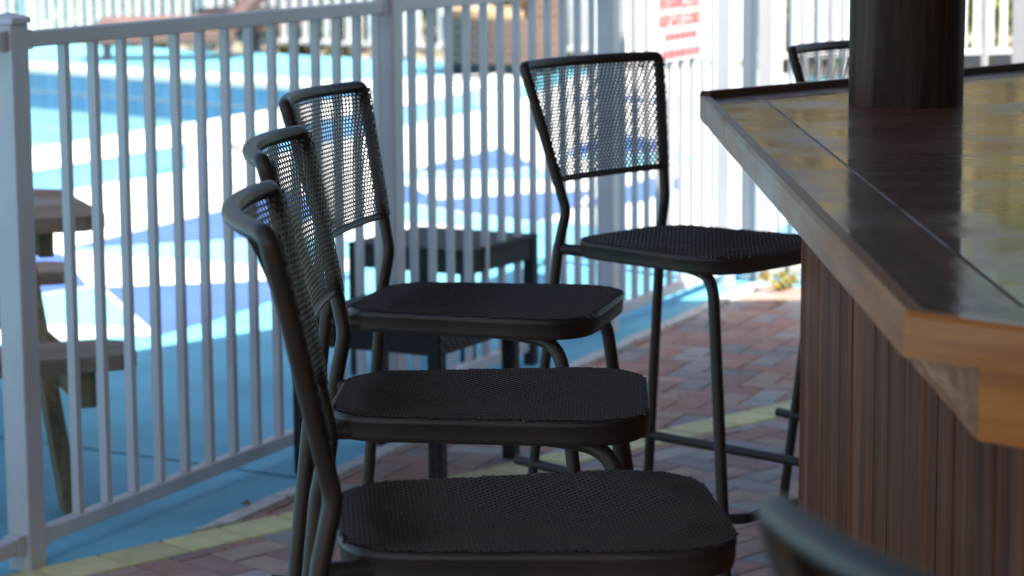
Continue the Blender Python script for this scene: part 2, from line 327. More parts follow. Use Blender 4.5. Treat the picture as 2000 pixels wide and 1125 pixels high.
paint('cyan_paint', [(1100, 303), (1210, 303), (1330, 295), (1370, 320), (1220, 326)], 'cyan_paint', .003)
paint('blue_paint', [(1200, 372), (1290, 342), (1340, 350), (1330, 370), (1250, 396), (1124, 408)], 'blue_paint', .003)
paint('blue_paint', [(1090, 192), (1200, 186), (1330, 200), (1330, 206), (1200, 196)], 'blue_paint', .003)
# control joints in the slab
for a, b in (((-40, 850), (330, 898)), ((330, 898), (640, 943)), ((640, 700), (-200, 1010))):
    p, q = px(*a), px(*b); t = (q - p).normalized(); s_ = Vector((-t.y, t.x, 0)) * .004
    if a == (640, 700): continue
    m_ = MB(); m_.add([p - s_ + Vector((0, 0, .0015)), q - s_ + Vector((0, 0, .0015)), q + s_ + Vector((0, 0, .0015)), p + s_ + Vector((0, 0, .0015))], [(0, 1, 2, 3)]); m_.build('slab_joint', M['joint'], deck)

# edging strip between deck and pavers
es = MB(); a = JOIN + SU * .004; b = CORNER
e1 = [(a.x, a.y), (b.x, b.y)]; off = SV * .045
a2 = a + SV * .045; a2 = a2 + SU * ((bc + .003 - BN.dot(a2)) / BN.dot(SU))
es.prism([(a.x, a.y), (a2.x, a2.y), (b.x + off.x, b.y + off.y), (b.x, b.y)], -.25, .007)
tag(es.build('edging_strip', M['concrete']), 'pale concrete edging between blue deck and pavers', kind='structure')

# paving bed + pavers
bed = MB(); q0 = JOIN; q1 = CORNER + SV * .05; qm = JOIN + BU * -14
bed.add([(p.x, p.y, -.014) for p in (qm, qm + Vector((24, 0, 0)), q1 + SV * 10, q1, q0)], [(0, 1, 2, 3, 4)])
paving = tag(bed.build('brick_paving', M['bed']), 'brick paving around the bar, in reds and greys', kind='structure')
PL, PW = .175, .0875; GAP = .0045
def paver_mesh(poly, m, name='paver', h=.05):
    # convex polygon centred at origin -> chamfered block, top at z = 0
    b = MB(); n = len(poly); cx = sum(p[0] for p in poly) / n; cy = sum(p[1] for p in poly) / n; ch = .0035
    rr = [math.hypot(p[0]-cx, p[1]-cy) for p in poly]
    top = [(cx + (p[0]-cx) * (1 - ch*1.5/max(r, .01)), cy + (p[1]-cy) * (1 - ch*1.5/max(r, .01)), 0) for p, r in zip(poly, rr)]
    mid = [(p[0], p[1], -ch) for p in poly]; bot = [(p[0], p[1], -h) for p in poly]
    fs = [tuple(range(n))] + [(i, n + i, n + (i+1) % n, (i+1) % n) for i in range(n)] + [(n + i, 2*n + i, 2*n + (i+1) % n, n + (i+1) % n) for i in range(n)]
    b.add(top + mid + bot, fs); return b.mesh(name, m)
hx, hy = PL / 2 - GAP / 2, PW / 2 - GAP / 2
full = [paver_mesh([(-hx, -hy), (hx, -hy), (hx, hy), (-hx, hy)], m) for m in pav]
BAR_X = .54
cands = []
def herring(org, u, v, planes, rng):
    for i in range(-rng, rng):
        for j in range(-rng, rng):
            # lattice (1,-1),(4,0)
            ox = i + 4 * j; oy = -i
            for k in (0, 1):
                x0, y0, w_, h_ = (ox, oy, 2, 1) if k == 0 else (ox + 2, oy, 1, 2)
                c = org + u * ((x0 + w_ / 2) * PW) + v * ((y0 + h_ / 2) * PW)
                if not (-2.2 < c.x < 4 and 1.2 < c.y < 10.5): continue
                ax, ay = (u, v) if k == 0 else (v, -u)
                P = [(c + ax * sx * hx + ay * sy * hy) for sx, sy in ((-1, -1), (1, -1), (1, 1), (-1, 1))]
                poly = [(p.x, p.y) for p in P]; a0 = area(poly)
                for n_, c_ in planes:
                    poly = clip(poly, n_, c_)
                    if len(poly) < 3: break
                if len(poly) < 3 or area(poly) < .0011: continue
                if c.x > BAR_X + .3 and c.y < 4.75 and c.y > 2.3: continue
                cands.append((c, math.atan2(ax.y, ax.x), poly if area(poly) < a0 * .995 else None))
BW = .127
herring(Vector((0, 5.5, 0)), BU, BN, [((BN.x, BN.y), bc - BW - GAP)], 40)
herring(Vector((0, 7.5, 0)), SU, Vector((-SV.x, -SV.y, 0)), [((-BN.x, -BN.y), -(bc + GAP)), ((-SV.x, -SV.y), -(sc + .05)), ((SU.x, SU.y), kc)], 40)
vis = [c for c in cands if in_view((c[0].x, c[0].y, 0), 40)]
rest = [c for c in cands if not in_view((c[0].x, c[0].y, 0), 40)]
def seen(c):   # pavers behind the bar wall are not in view
    p = c[0]; return not (p.x / p.y > .118 and p.y > 4.7)
vis.sort(key=lambda c: (0 if seen(c) else 1, c[0].y)); rest += vis[300:]; vis = vis[:300]
rs = random.Random(3)
def pick(): return rs.choices(range(5), (4, 3, 3, 3, 2))[0]
for c, ang, poly in vis:
    k = pick(); z = -.001 + rs.uniform(-.0016, .0016)
    if poly is None:
        o = link('paver', full[k], paving); o.rotation_euler = (rs.uniform(-.006, .006), rs.uniform(-.006, .006), ang); o.location = (c.x, c.y, z)
    else:
        o = link('paver', paver_mesh([(p[0] - c.x, p[1] - c.y) for p in poly], pav[k]), paving); o.location = (c.x, c.y, z)
sm = MB()
for c, ang, poly in rest:
    if poly is None:
        ca, sa = math.cos(ang), math.sin(ang); poly = [(c.x + ca*x - sa*y, c.y + sa*x + ca*y) for x, y in ((-hx, -hy), (hx, -hy), (hx, hy), (-hx, hy))]
    sm.prism(poly, -.03, -.001 + rs.uniform(-.0015, .0015))
o = sm.mesh('pavers_out_of_reach')
for m in pav: o.materials.append(m)
k_ = 0; cur = 0
for f in o.polygons:
    if f.normal.z > .9: cur = pick()
    f.material_index = cur
tag(link('pavers_beyond', o, paving), kind='stuff')
# yellow border course
yl = .172; y0 = Vector((-.927, 5.558, 0)); y0 = y0 + BN * (bc - BN.dot(y0))
ymesh = paver_mesh([(-yl/2 + .004, -BW + .002), (yl/2 - .004, -BW + .002), (yl/2 - .004, -.002), (-yl/2 + .004, -.002)], M['yellow'], 'border_paver')
for k in range(-9, 20):
    c = y0 + BU * (yl * (k + .5)); 
    o = link('border_paver', ymesh, paving); o.location = (c.x, c.y, .0015 + rs.uniform(-.001, .001)); o.rotation_euler = (0, 0, BA + rs.uniform(-.006, .006))

# ------------------------------------------------------------------ pool
kerb = MB()
n = len(pool_out); top = .18
cap_o = inset(pool_out, -.02)
kerb.add([(p.x, p.y, -.02) for p in pool_out] + [(p.x, p.y, .135) for p in pool_out], [(i, (i+1) % n, n + (i+1) % n, n + i) for i in range(n)])
kerb.add([(p.x, p.y, -1.0) for p in pool_in] + [(p.x, p.y, .135) for p in pool_in], [((i+1) % n, i, n + i, n + (i+1) % n) for i in range(n)])
pool = empty('swimming_pool', tuple(NE0))
tag(pool, 'swimming pool with raised white kerb and blue tile bands', 'pool')
kb = kerb.build('kerb_wall', M['grout']); kb.parent = pool; kb.matrix_parent_inverse = Matrix.Translation(-NE0)
cp = MB(); pin2 = inset(pool_in, .02)
cp.add([(p.x, p.y, .136) for p in cap_o] + [(p.x, p.y, top) for p in cap_o] + [(p.x, p.y, .136) for p in pin2] + [(p.x, p.y, top) for p in pin2],
       [(i, (i+1) % n, n + (i+1) % n, n + i) for i in range(n)] + [(n + i, n + (i+1) % n, 3*n + (i+1) % n, 3*n + i) for i in range(n)] + [(2*n + (i+1) % n, 2*n + i, 3*n + i, 3*n + (i+1) % n) for i in range(n)] + [((i+1) % n, i, 2*n + i, 2*n + (i+1) % n) for i in range(n)])
def pchild(o): o.parent = pool; o.matrix_parent_inverse = Matrix.Translation(-NE0); return o
pchild(cp.build('coping', M['coping']))
wt = MB(); tr = tessellate_polygon([pool_in]); wt.add([(p.x, p.y, -.135) for p in pool_in], [t if (pool_in[t[1]] - pool_in[t[0]]).cross(pool_in[t[2]] - pool_in[t[0]]).z > 0 else t[::-1] for t in tr])
pchild(wt.build('water', M['water']))
tm = MB(); tm.box((-.0735, -.006, 0), (.0735, 0, .127), ch=.002); tmesh = tm.mesh('tile', M['tile'])
tw = MB(); tw.box((-.0735, -.006, 0), (.0735, 0, .127), ch=.002); twmesh = tw.mesh('marker_tile', M['tile_w'])
def text_mesh(s, size, m):
    cu = bpy.data.curves.new('t', 'FONT'); cu.body = s; cu.size = size; cu.align_x = 'CENTER'; cu.align_y = 'CENTER'; cu.extrude = .0008; cu.offset = size * .012
    o = bpy.data.objects.new('t', cu); COL.objects.link(o); bpy.context.view_layer.update()
    me = bpy.data.meshes.new_from_object(o.evaluated_get(bpy.context.evaluated_depsgraph_get())); bpy.data.objects.remove(o); me.materials.clear(); me.materials.append(m); return me
def place_tile(me, c, t, z, name):
    o = pchild(link(name, me)); o.location = (c.x, c.y, z); o.rotation_euler = (0, 0, math.atan2(t.y, t.x)); return o
# outer face, towards the bar: marker gap where the depth lettering stands
seg = (tip + Vector((-.25, -.35, 0)) - NE0); 
path = [pool_out[1] + nd * -3, pool_out[1], pool_out[2], pool_out[3], pool_out[4]]
def walk(path, step):
    out = []; carry = step / 2
    for a, b in zip(path, path[1:]):
        L = (b - a).length; t = (b - a) / L; s_ = carry
        while s_ < L: out.append((a + t * s_, t)); s_ += step
        carry = s_ - L
    return out
def X_of(p):
    q = Vector((p.x, p.y, .07 - CAM_H)); return 1000 + FPX * q.dot(_rt) / q.dot(_fw)
for c, t in walk(path, .153):
    X = X_of(c); mk = 350 < X < 498
    o = place_tile(twmesh if mk else tmesh, c + Vector((t.y, -t.x, 0)) * .0015, t, .003, 'marker_tile' if mk else 'tile')
for s_, X0 in (('FT', 397), ('NO', 462)):
    best = min(walk(path, .01), key=lambda ct: abs(X_of(ct[0]) - X0)); c, t = best
    o = pchild(link('depth_lettering', text_mesh(s_, .10, M['ink']))); o.location = (c.x + t.y * .011, c.y - t.x * .011, .066)
    o.rotation_euler = (math.pi / 2, 0, math.atan2(t.y, t.x))
# inner far wall: two tile courses
fi = [pool_in[9], pool_in[8], pool_in[7], pool_in[6]]
for c, t in walk(fi, .153):
    if c.x < -6: continue
    for z in (.004, -.137):
        place_tile(tmesh, c + Vector((t.y, -t.x, 0)) * .0015, t, z, 'tile')

# ------------------------------------------------------------------ fences
def fence(name, label, p0, posts, post_w=.06, h=1.20, picks=None, pw=.0195, step=.1135, first=None, rail_z=(.06, 1.151), group=None, cap=True, rail_w=.033, fm='fence', pd=None):
    """posts: distances along the direction; p0, direction unit t"""
    root = empty(name, tuple(p0[0])); t = p0[1]; ang = math.atan2(t.y, t.x); root.rotation_euler = (0, 0, ang)
    tag(root, label, 'fence', group)
    pb = MB(); pb.box((-post_w/2, -post_w/2, -.02), (post_w/2, post_w/2, h - .012), ch=.003); pmesh = pb.mesh('post', M[fm])
    cb = MB(); e = post_w / 2 + .004
    cb.add([(-e,-e,h-.012),(e,-e,h-.012),(e,e,h-.012),(-e,e,h-.012),(-e,-e,h),(e,-e,h),(e,e,h),(-e,e,h),(0,0,h+.012)], [(3,2,1,0),(0,1,5,4),(1,2,6,5),(2,3,7,6),(3,0,4,7),(4,5,8),(5,6,8),(6,7,8),(7,4,8)]); cmesh = cb.mesh('post_cap', M[fm])
    kb = MB(); pd = pd or pw; kb.box((-pw/2, -pd/2, rail_z[0] + .018), (pw/2, pd/2, rail_z[1] - .018)); kmesh = kb.mesh('picket', M[fm])
    for i, s_ in enumerate(posts):
        o = link('post', pmesh, root); o.location = (s_, 0, 0)
        if cap: c_ = link('post_cap', cmesh, o)
    for a, b in zip(posts, posts[1:]):
        for z in rail_z:
            rb = MB(); rb.box((a + post_w/2 - .001, -rail_w/2, z - .0175), (b - post_w/2 + .001, rail_w/2, z + .0175), ch=.003); rb.build('rail', M[fm], root)
            for s2, q in ((a, 1), (b, -1)):   # bracket sleeves on the posts
                bb = MB(); x0 = s2 + q * (post_w/2 - .0005); x1 = s2 + q * (post_w/2 + .028)
                bb.box((min(x0, x1), -rail_w/2 - .003, z - .021), (max(x0, x1), rail_w/2 + .003, z + .021)); bb.build('rail_bracket', M[fm], root)
        n = max(1, round((b - a - post_w) / step)); gap = (b - a - post_w + pw) / n
        k0 = a + post_w / 2 - pw / 2 + gap
        if first is not None and a == posts[first[0]]: k0 = first[1]; gap = step
        s_ = k0
        while s_ < b - post_w / 2 - pw * .9:
            o = link('picket', kmesh, root); o.location = (s_, 0, 0); s_ += gap
    return root
F0 = fence_pt(5.456); FU = (fence_pt(9) - fence_pt(6)).normalized()
fd_ = lambda d: (d - 5.456) * 1.1001
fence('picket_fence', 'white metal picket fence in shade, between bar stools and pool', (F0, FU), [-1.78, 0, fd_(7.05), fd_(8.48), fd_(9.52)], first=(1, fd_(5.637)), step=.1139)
P4 = fence_pt(9.52)
# fence returning to the right behind the bar, and the gate leaf standing open
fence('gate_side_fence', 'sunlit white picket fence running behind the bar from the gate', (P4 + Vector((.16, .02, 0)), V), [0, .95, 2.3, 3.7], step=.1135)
gl = fence('pool_gate', 'open white picket gate leaf swung out beyond the signed fence', (P4 + FU * .09 + V * .05, (FU * .95 + V * .30).normalized()), [0.02, .98], post_w=.045, h=1.17, step=.085, rail_z=(.10, 1.12)); gl['category'] = 'gate'
# far fence beyond the pool
ff0 = px(740, 106); ff1 = px(140, 86); fdir = (ff1 - ff0).normalized()
ang_n = fdir
fence('far_fence', 'bright white picket fence beyond the pool in front of shrubs', (ff0 + fdir * -2.6, fdir), [0, 2.3, 4.6, 6.9, 9.2], post_w=.085, h=1.28, pw=.056, step=.122, rail_z=(.09, 1.2), rail_w=.06, fm='fence_far', pd=.018)
fence('back_fence', 'distant white picket fence behind the gate and the daybed', (Vector((.7, 21.3, 0)), Vector((.97, .24, 0)).normalized()), [0, 2.4, 4.8, 7.2], post_w=.085, h=1.28, pw=.05, step=.125, rail_z=(.09, 1.2), rail_w=.06, fm='fence_far', pd=.018)

# notice on the fence
sg = empty('gate_notice'); tag(sg, 'white notice board with red lettering wired to the fence', 'sign')
c = fence_pt(9.04); nrm = Vector((FU.y, -FU.x, 0)); sg.location = c + nrm * .014 + Vector((0, 0, .87)); sg.rotation_euler = (0, 0, math.atan2(FU.y, FU.x))
pb = MB(); pb.box((-.225, -.006, 0), (.225, 0, .36), ch=.0015); pb.build('panel', M['sign'], sg)
for s_, z, size in (('ENTRANCE EXIT', .205, .062), ('KEEP GATE CLOSED', .143, .055)):
    me = text_mesh(s_, size, M['red']); xs = [v.co.x for v in me.vertices]; k = .40 / (max(xs) - min(xs))
    for v in me.vertices: v.co.x *= k
    o = link('lettering', me, sg); o.location = (0, -.0075, z); o.rotation_euler = (math.pi / 2, 0, 0)
rl = random.Random(5)
for z, x0, x1, hh in ((.088, -.14, .17, .022), (.028, -.17, .2, .026)):
    x = x0
    while x < x1:
        w_ = rl.uniform(.012, .045)
        m_ = MB(); m_.box((x, -.0082, z - hh/2), (x + w_, -.0066, z + hh/2)); m_.build('illegible_word', M['red'], sg)
        x += w_ + .014

# ------------------------------------------------------------------ bar
AX, AY, BY = .355, 4.81, 2.29; DG = 1.6 * .7071; RX = 4.8
oct_ = [(AX, AY), (AX, BY), (AX + DG, BY - DG), (RX - DG, BY - DG), (RX, BY), (RX, AY), (RX - DG, AY + DG), (AX + DG, AY + DG)]   # counter-clockwise
oct_ = [Vector((x, y, 0)) for x, y in oct_]
TOPZ = 1.07
bar = empty('bar_counter', (AX, AY, 0)); tag(bar, 'octagonal wooden bar with varnished top and board cladding', 'bar')
def bchild(o): o.parent = bar; o.matrix_parent_inverse = Matrix.Translation((-AX, -AY, 0)); return o
def band(d0, d1, i, z0, z1, gap=0.0):
    a = inset(oct_, d0); b = inset(oct_, d1); j = (i + 1) % 8
    t = (oct_[j] - oct_[i]).normalized() * gap
    P = [a[i] + t, a[j] - t, b[j] - t, b[i] + t]; m_ = MB(); m_.prism([(p.x, p.y) for p in P], z0, z1); return m_
def local_build(mb, name, m, i):
    """mesh with its own origin and x axis along edge i so that the grain follows it"""
    o = oct_[i]; t = (oct_[(i+1) % 8] - o).normalized(); Mi = (Matrix.Translation(o) @ Matrix.Rotation(math.atan2(t.y, t.x), 4, 'Z'))
    inv = Mi.inverted(); mb.v = [tuple(inv @ Vector(v)) for v in mb.v]
    ob = link(name, mb.mesh(name, m)); ob.parent = bar; ob.matrix_parent_inverse = Matrix.Translation((-AX, -AY, 0)); ob.matrix_basis = Mi
    return ob
M['trimx'] = wood('weathered_sheen_trim_long', (.26, .08, .022), (.40, .14, .042), (.54, .22, .075), .5, 4, 'X', coat=.12, weather=(.56, .50, .42), wlo=.36, whi=.58, rough_w=.55, wgrad=(1.3, 2.3))  # pale far end carries both weathering and sky reflection put into the colour
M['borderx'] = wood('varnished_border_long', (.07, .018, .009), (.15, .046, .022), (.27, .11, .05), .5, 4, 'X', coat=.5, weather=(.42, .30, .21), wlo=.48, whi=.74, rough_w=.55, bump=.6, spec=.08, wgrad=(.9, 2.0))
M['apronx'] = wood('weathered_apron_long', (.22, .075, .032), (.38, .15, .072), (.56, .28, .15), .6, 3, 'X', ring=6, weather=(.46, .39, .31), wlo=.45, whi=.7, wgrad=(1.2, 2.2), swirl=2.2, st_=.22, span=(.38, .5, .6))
M['filler'] = mat('seam_filler', (.48, .43, .40), .6, 0, (.16, .05, .024), 4, lo=.44, hi=.56)
for i in range(8):
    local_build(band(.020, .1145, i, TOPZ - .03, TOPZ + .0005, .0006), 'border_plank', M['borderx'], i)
    local_build(band(.1205, .92, i, TOPZ - .03, TOPZ, .0006), 'top_panel', M['top'], i)
    local_build(band(.1147, .1203, i, TOPZ - .03, TOPZ - .0006, .0006), 'seam', M['filler'], i)
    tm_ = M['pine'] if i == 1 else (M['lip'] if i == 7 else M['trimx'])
    # edge trim: slightly proud of the top, chamfered outer arris
    a0, a1, b0, j = inset(oct_, 0), inset(oct_, .004), inset(oct_, .0195), (i + 1) % 8
    zt = TOPZ + (.014 if i == 7 else .005); zb = TOPZ - .037
    prof = [(0, zb), (0, zt - .005), (.004, zt), (.0195, zt), (.0195, zb)]; m_ = MB(); vs = []
    for d_, z in prof:
        q = inset(oct_, d_); vs += [(q[i].x, q[i].y, z), (q[j].x, q[j].y, z)]
    m_.add(vs, [(2*k, 2*k+1, (2*k+3) % 10, (2*k+2) % 10) for k in range(5)] + [(8, 6, 4, 2, 0), (1, 3, 5, 7, 9)])
    local_build(m_, 'edge_trim', tm_, i)
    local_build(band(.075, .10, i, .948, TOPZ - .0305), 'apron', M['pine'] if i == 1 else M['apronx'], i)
    local_build(band(.1005, .195, i, TOPZ - .06, TOPZ - .031), 'under_rail', M['lip'], i)
    local_build(band(.205, .24, i, .0, TOPZ - .032), 'wall_core', M['lip'], i)
# board cladding on the face towards the stools
wi = inset(oct_, .183); a, b = wi[0], wi[1]; L = (b - a).length; nb_ = 17; bwid = L / nb_
rb_ = random.Random(11)
wid_ = [rb_.uniform(.6, 1.4) for k in range(nb_)]; cum_ = [sum(wid_[:k]) * L / sum(wid_) for k in range(nb_ + 1)]
for k in range(nb_):
    m_ = MB(); g_ = .0034; dz = rb_.uniform(0, .004)
    x0, x1 = cum_[k] + g_, cum_[k + 1] - g_; ch = .003
    # vertical board: profile in (along, depth), extruded in z
    prof = [(x0, .021), (x0, dz + ch), (x0 + ch, dz), (x1 - ch, dz), (x1, dz + ch), (x1, .021)]
    vs = [(AX + .183 + d_, a.y - s_, .0 + .012) for s_, d_ in prof] + [(AX + .183 + d_, a.y - s_, TOPZ - .0605) for s_, d_ in prof]
    n_ = len(prof); fs = [(i, (i+1) % n_, n_ + (i+1) % n_, n_ + i) for i in range(n_)] + [tuple(reversed(range(n_))), tuple(range(n_, 2*n_))]
    cxy = Vector((AX + .183, a.y - (x0+x1)/2, 0)); m_.add([Vector(v) - cxy for v in vs], fs)
    o = link('wall_board', m_.mesh('wall_board', M['board'])); o.parent = bar; o.matrix_parent_inverse = Matrix.Translation((-AX, -AY, 0)); o.location = cxy
for i in (7, 1):
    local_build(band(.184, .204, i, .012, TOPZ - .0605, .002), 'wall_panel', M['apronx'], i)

# unseen cabinet-shaped block, added inside the bar to cut light from the right
cb_ = empty('bar_light_blocker', (2.6, 3.55, 0)); tag(cb_, 'unseen tall dark block added inside the bar ring to cut light', 'light blocker')
m_ = MB(); m_.box((-.55, -1.3, 0), (.55, 1.3, 2.2), ch=.01); m_.build('blocker_body', M['lip'], cb_)
for zz in (.9, 1.3, 1.7):
    m_ = MB(); m_.box((-.68, -1.25, zz), (-.551, 1.25, zz + .025), ch=.003); m_.build('blocker_shelf', M['lip'], cb_)
# pole through the counter and the roof it carries
pc = px(1786, 212, TOPZ); pc = Vector((pc.x, pc.y + .10, 0))
pl = MB(); zs = [0.0 + k * .1 for k in range(27)]; ring = 28; vs = []
for z in zs:
    for k in range(ring):
        a_ = 2*math.pi*k/ring; r_ = .1035 + .0025 * noise.noise(Vector((math.cos(a_)*2, math.sin(a_)*2, z*1.5))) + .0015 * noise.noise(Vector((math.cos(a_)*7, math.sin(a_)*7, z*.8)))
        vs.append((r_*math.cos(a_), r_*math.sin(a_), z))
pl.add(vs, [(i*ring+k, i*ring+(k+1) % ring, (i+1)*ring+(k+1) % ring, (i+1)*ring+k) for i in range(len(zs)-1) for k in range(ring)], True)
o = tag(pl.build('roof_pole', M['pole']), 'thick dark round timber pole rising through the bar top', 'pole'); o.location = (pc.x, pc.y, 0)
# roof: octagonal hip over the bar, out of frame above; its eave throws the shade
EZ = 2.95; OV = 1.06
eave = inset(oct_, -OV)
for k_ in (1, 2, 3, 4): eave[k_] = eave[k_] + Vector((0, -3.6, 0))
eave[7] = eave[7] + Vector((.4, .4, 0)); eave[6] = eave[6] + Vector((.3, .4, 0))
n = 8; ctr = Vector(((AX + RX) / 2, (AY + BY) / 2, 0))
roof = empty('bar_roof', (pc.x, pc.y, EZ)); tag(roof, 'thatched octagonal roof above the bar, out of frame', 'roof')
rf = MB(); e2 = inset(oct_, 1.2)
rf.add([(p.x, p.y, EZ) for p in eave] + [(p.x, p.y, EZ + .16) for p in eave] + [(p.x, p.y, EZ + 1.5) for p in e2] + [(p.x, p.y, EZ + 1.36) for p in e2],
       [(i, (i+1) % n, n + (i+1) % n, n + i) for i in range(n)] + [(n + i, n + (i+1) % n, 2*n + (i+1) % n, 2*n + i) for i in range(n)] + [tuple(range(2*n, 3*n))])
o = rf.build('thatch', M['thatch']); o.parent = roof; o.matrix_parent_inverse = Matrix.Translation((-pc.x, -pc.y, -EZ))
rf = MB(); rf.add([(p.x, p.y, EZ + .004) for p in eave] + [(p.x, p.y, EZ + 1.36) for p in e2], [((i+1) % n, i, n + i, n + (i+1) % n) for i in range(n)] + [tuple(reversed(range(n, 2*n)))])
o = rf.build('lining', M['beam']); o.parent = roof; o.matrix_parent_inverse = Matrix.Translation((-pc.x, -pc.y, -EZ))

# unseen building wings, added to block low light from the right and behind
ch_ = empty('court_light_blocker', (7.2, -2, 0)); tag(ch_, 'unseen cream walls added to block light from the right, out of frame', 'building')
M['stucco'] = mat('cream_stucco', (.55, .47, .36), .9, 0, (.48, .41, .31), 3, bump=.4, bscale=40)
def blocker_wing(x0, y0, x1, y1):
    m_ = MB(); m_.box((x0 - 7.2, y0 + 2, -.3), (x1 - 7.2, y1 + 2, 3.6)); m_.build('wall', M['stucco'], ch_)
    m_ = MB(); m_.box((x0 - 7.5, y0 + 1.7, 3.6), (x1 - 6.9, y1 + 2.3, 3.85), ch=.02); m_.build('roof', M['thatch'], ch_)
blocker_wing(7.2, -9, 11, 7.5); blocker_wing(1.4, -13, 7.19, -8.5)
for yy in (-5, -1.5, 2, 5.3):
    m_ = MB(); m_.box((-.06, yy + 1.4, .9), (.03, yy + 2.6, 2.2), ch=.01); w_ = m_.build('blocker_window', M['fence_far'], ch_)
    m_ = MB(); m_.box((-.075, yy + 1.46, .96), (-.061, yy + 2.54, 2.14)); m_.build('pane', M['dark_cushion'], w_)
# ------------------------------------------------------------------ bar stools
ZS = .749; SD, WF, WB = .222, .214, .168; xB, wB, zB = -.227, .160, .808; xT, wT, zT = -.290, .216, 1.104; BOW = .042
def seat_outline(inset_=0.0, seg=8):
    cs = [(SD, -WF, .125), (SD, WF, .125), (-SD, WB, .085), (-SD, -WB, .085)]; P = []
    n = len(cs)
    for i in range(n):
        p = Vector((cs[i][0], cs[i][1], 0)); a = Vector((cs[i-1][0], cs[i-1][1], 0)) - p; b = Vector((cs[(i+1) % n][0], cs[(i+1) % n][1], 0)) - p; r = cs[i][2]
        ta = a.normalized(); tb = b.normalized()
        for k in range(seg + 1):
            u = k / seg; P.append((p + ta * r) * (1-u)**2 + p * 2*u*(1-u) + (p + tb * r) * u*u)
    if inset_: P = inset(P, inset_)
    return P
so_ = seat_outline(0)
def dist_out(x, y):
    best = 9; inside = False; n = len(so_)
    for i in range(n):
        a, b = so_[i], so_[(i+1) % n]; dx, dy = b.x - a.x, b.y - a.y; L2 = dx*dx + dy*dy
        t = max(0, min(1, ((x-a.x)*dx + (y-a.y)*dy) / L2)) if L2 > 0 else 0
        best = min(best, math.hypot(x - a.x - dx*t, y - a.y - dy*t))
        if (a.y > y) != (b.y > y) and x < (b.x - a.x) * (y - a.y) / (b.y - a.y) + a.x: inside = not inside
    return best if inside else -best
def perforated(name, inside, fn, u0, u1, v0, v1, a=.0092, b=.0054, open_=.66, th=.0013, dip=.0006, m=None):
    V_ = []; Fc = []; idx = {}
    def vert(u, v, dz, key):
        if key in idx: return idx[key]
        idx[key] = len(V_); V_.append(fn(u, v, dz)); return idx[key]
    nr = int((v1 - v0) / b) + 1; nc = int((u1 - u0) / a) + 1
    for r_ in range(nr):
        for c_ in range(nc):
            u = u0 + (c_ + (.5 if r_ % 2 else 0)) * a; v = v0 + r_ * b
            if not inside(u, v): continue
            U2 = 2 * c_ + (1 if r_ % 2 else 0); V3 = 3 * r_
            offs = [(0, 2), (1, 1), (1, -1), (0, -2), (-1, -1), (-1, 1)]
            ou = [vert(u + p*a/2, v + q*b/3, dip, (U2 + p, V3 + q)) for p, q in offs]
            b0 = len(V_)
            for p, q in offs: V_.append(fn(u + p*a/2*open_, v + q*b/3*open_, 0))
            for p, q in offs: V_.append(fn(u + p*a/2*open_*1.04, v + q*b/3*open_*1.04, -th))
            for i in range(6):
                j = (i + 1) % 6; Fc.append((ou[j], ou[i], b0 + i, b0 + j)); Fc.append((b0 + j, b0 + i, b0 + 6 + i, b0 + 6 + j))
    me = bpy.data.meshes.new(name); me.from_pydata(V_, [], Fc); me.update(); me.materials.append(m); return me
def nearest(x, y):
    best = None
    for i in range(len(so_)):
        a, b = so_[i], so_[(i+1) % len(so_)]; dx, dy = b.x - a.x, b.y - a.y; L2 = dx*dx + dy*dy
        if L2 == 0: continue
        t = max(0, min(1, ((x-a.x)*dx + (y-a.y)*dy) / L2)); q = (a.x + dx*t, a.y + dy*t); d = math.hypot(x - q[0], y - q[1])
        if best is None or d < best[0]: best = (d, q, (dy / math.sqrt(L2), -dx / math.sqrt(L2)))
    return best
RW = .0001
def seat_fn(x, y, dz):
    z = ZS - .005 * max(0, 1 - ((x/.19)**2 + (y/.19)**2))
    d = dist_out(x, y)
    if d > .02: return (x, y, z + dz)
    _, q, nn = nearest(x, y)
    if d >= RW: return (x, y, z + dz)
    arc = RW - d; a = arc / RW                  # the sheet is rolled over the rim and runs down it
    if a < math.pi / 2: return (q[0] + nn[0] * (RW * math.sin(a) - RW + dz * math.sin(a)), q[1] + nn[1] * (RW * math.sin(a) - RW + dz * math.sin(a)), z - RW * (1 - math.cos(a)) + dz * math.cos(a))
    return (q[0] + nn[0] * dz, q[1] + nn[1] * dz, z - RW - (arc - RW * math.pi / 2))
seat_me = perforated('seat', lambda x, y: dist_out(x, y) > .0040, seat_fn, -SD - .012, SD + .012, -WF - .012, WF + .012, a=.0108, b=.0068, open_=.60, th=.0016, dip=.0020, m=M['mesh'])
zL = .872
def half_w(z): return wB + (wT - wB) * (z - zB) / (zT - zB)
def back_x(z): return xB + (xT - xB) * (z - zB) / (zT - zB)
def bow(z): return .010 + (BOW - .010) * max(0.0, min(1.0, (z - zL) / (zT - zL)))**1.7     # the sheet is hollowed most at the top rail
def back_fn(s_, z, dz):
    hw = half_w(z); f = 1 - min(1, abs(s_ / hw))**2; o_ = abs(s_) - hw; w_ = .0150
    top_ = max(0.0, min(1.0, (zT - .003 - z) / .035, (z - zL + .004) / .03)); mid_ = .35 + .65 * min(1.0, abs(s_ / hw))**3
    mid_off = w_ * mid_ * (.12 + .88 * top_); e_ = max(0.0, min(1.0, (abs(s_) - hw + .034) / .022))
    edge_off = math.sqrt(max(0, .0131**2 - max(0, o_)**2))              # wrapped round the front of the uprights
    wrap = mid_off + (edge_off - mid_off) * e_ * e_ * (3 - 2 * e_)
    return (back_x(z) - bow(z) * f + wrap + dz, s_, z)
back_me = perforated('backrest', lambda s_, z: abs(s_) < half_w(z) + .0055 and zL + .001 < z < zT - .004, back_fn, -wT - .02, wT + .02, zL - .01, zT, a=.0108, b=.0066, open_=.66, th=.0014, dip=.0003, m=M['back_mesh'])
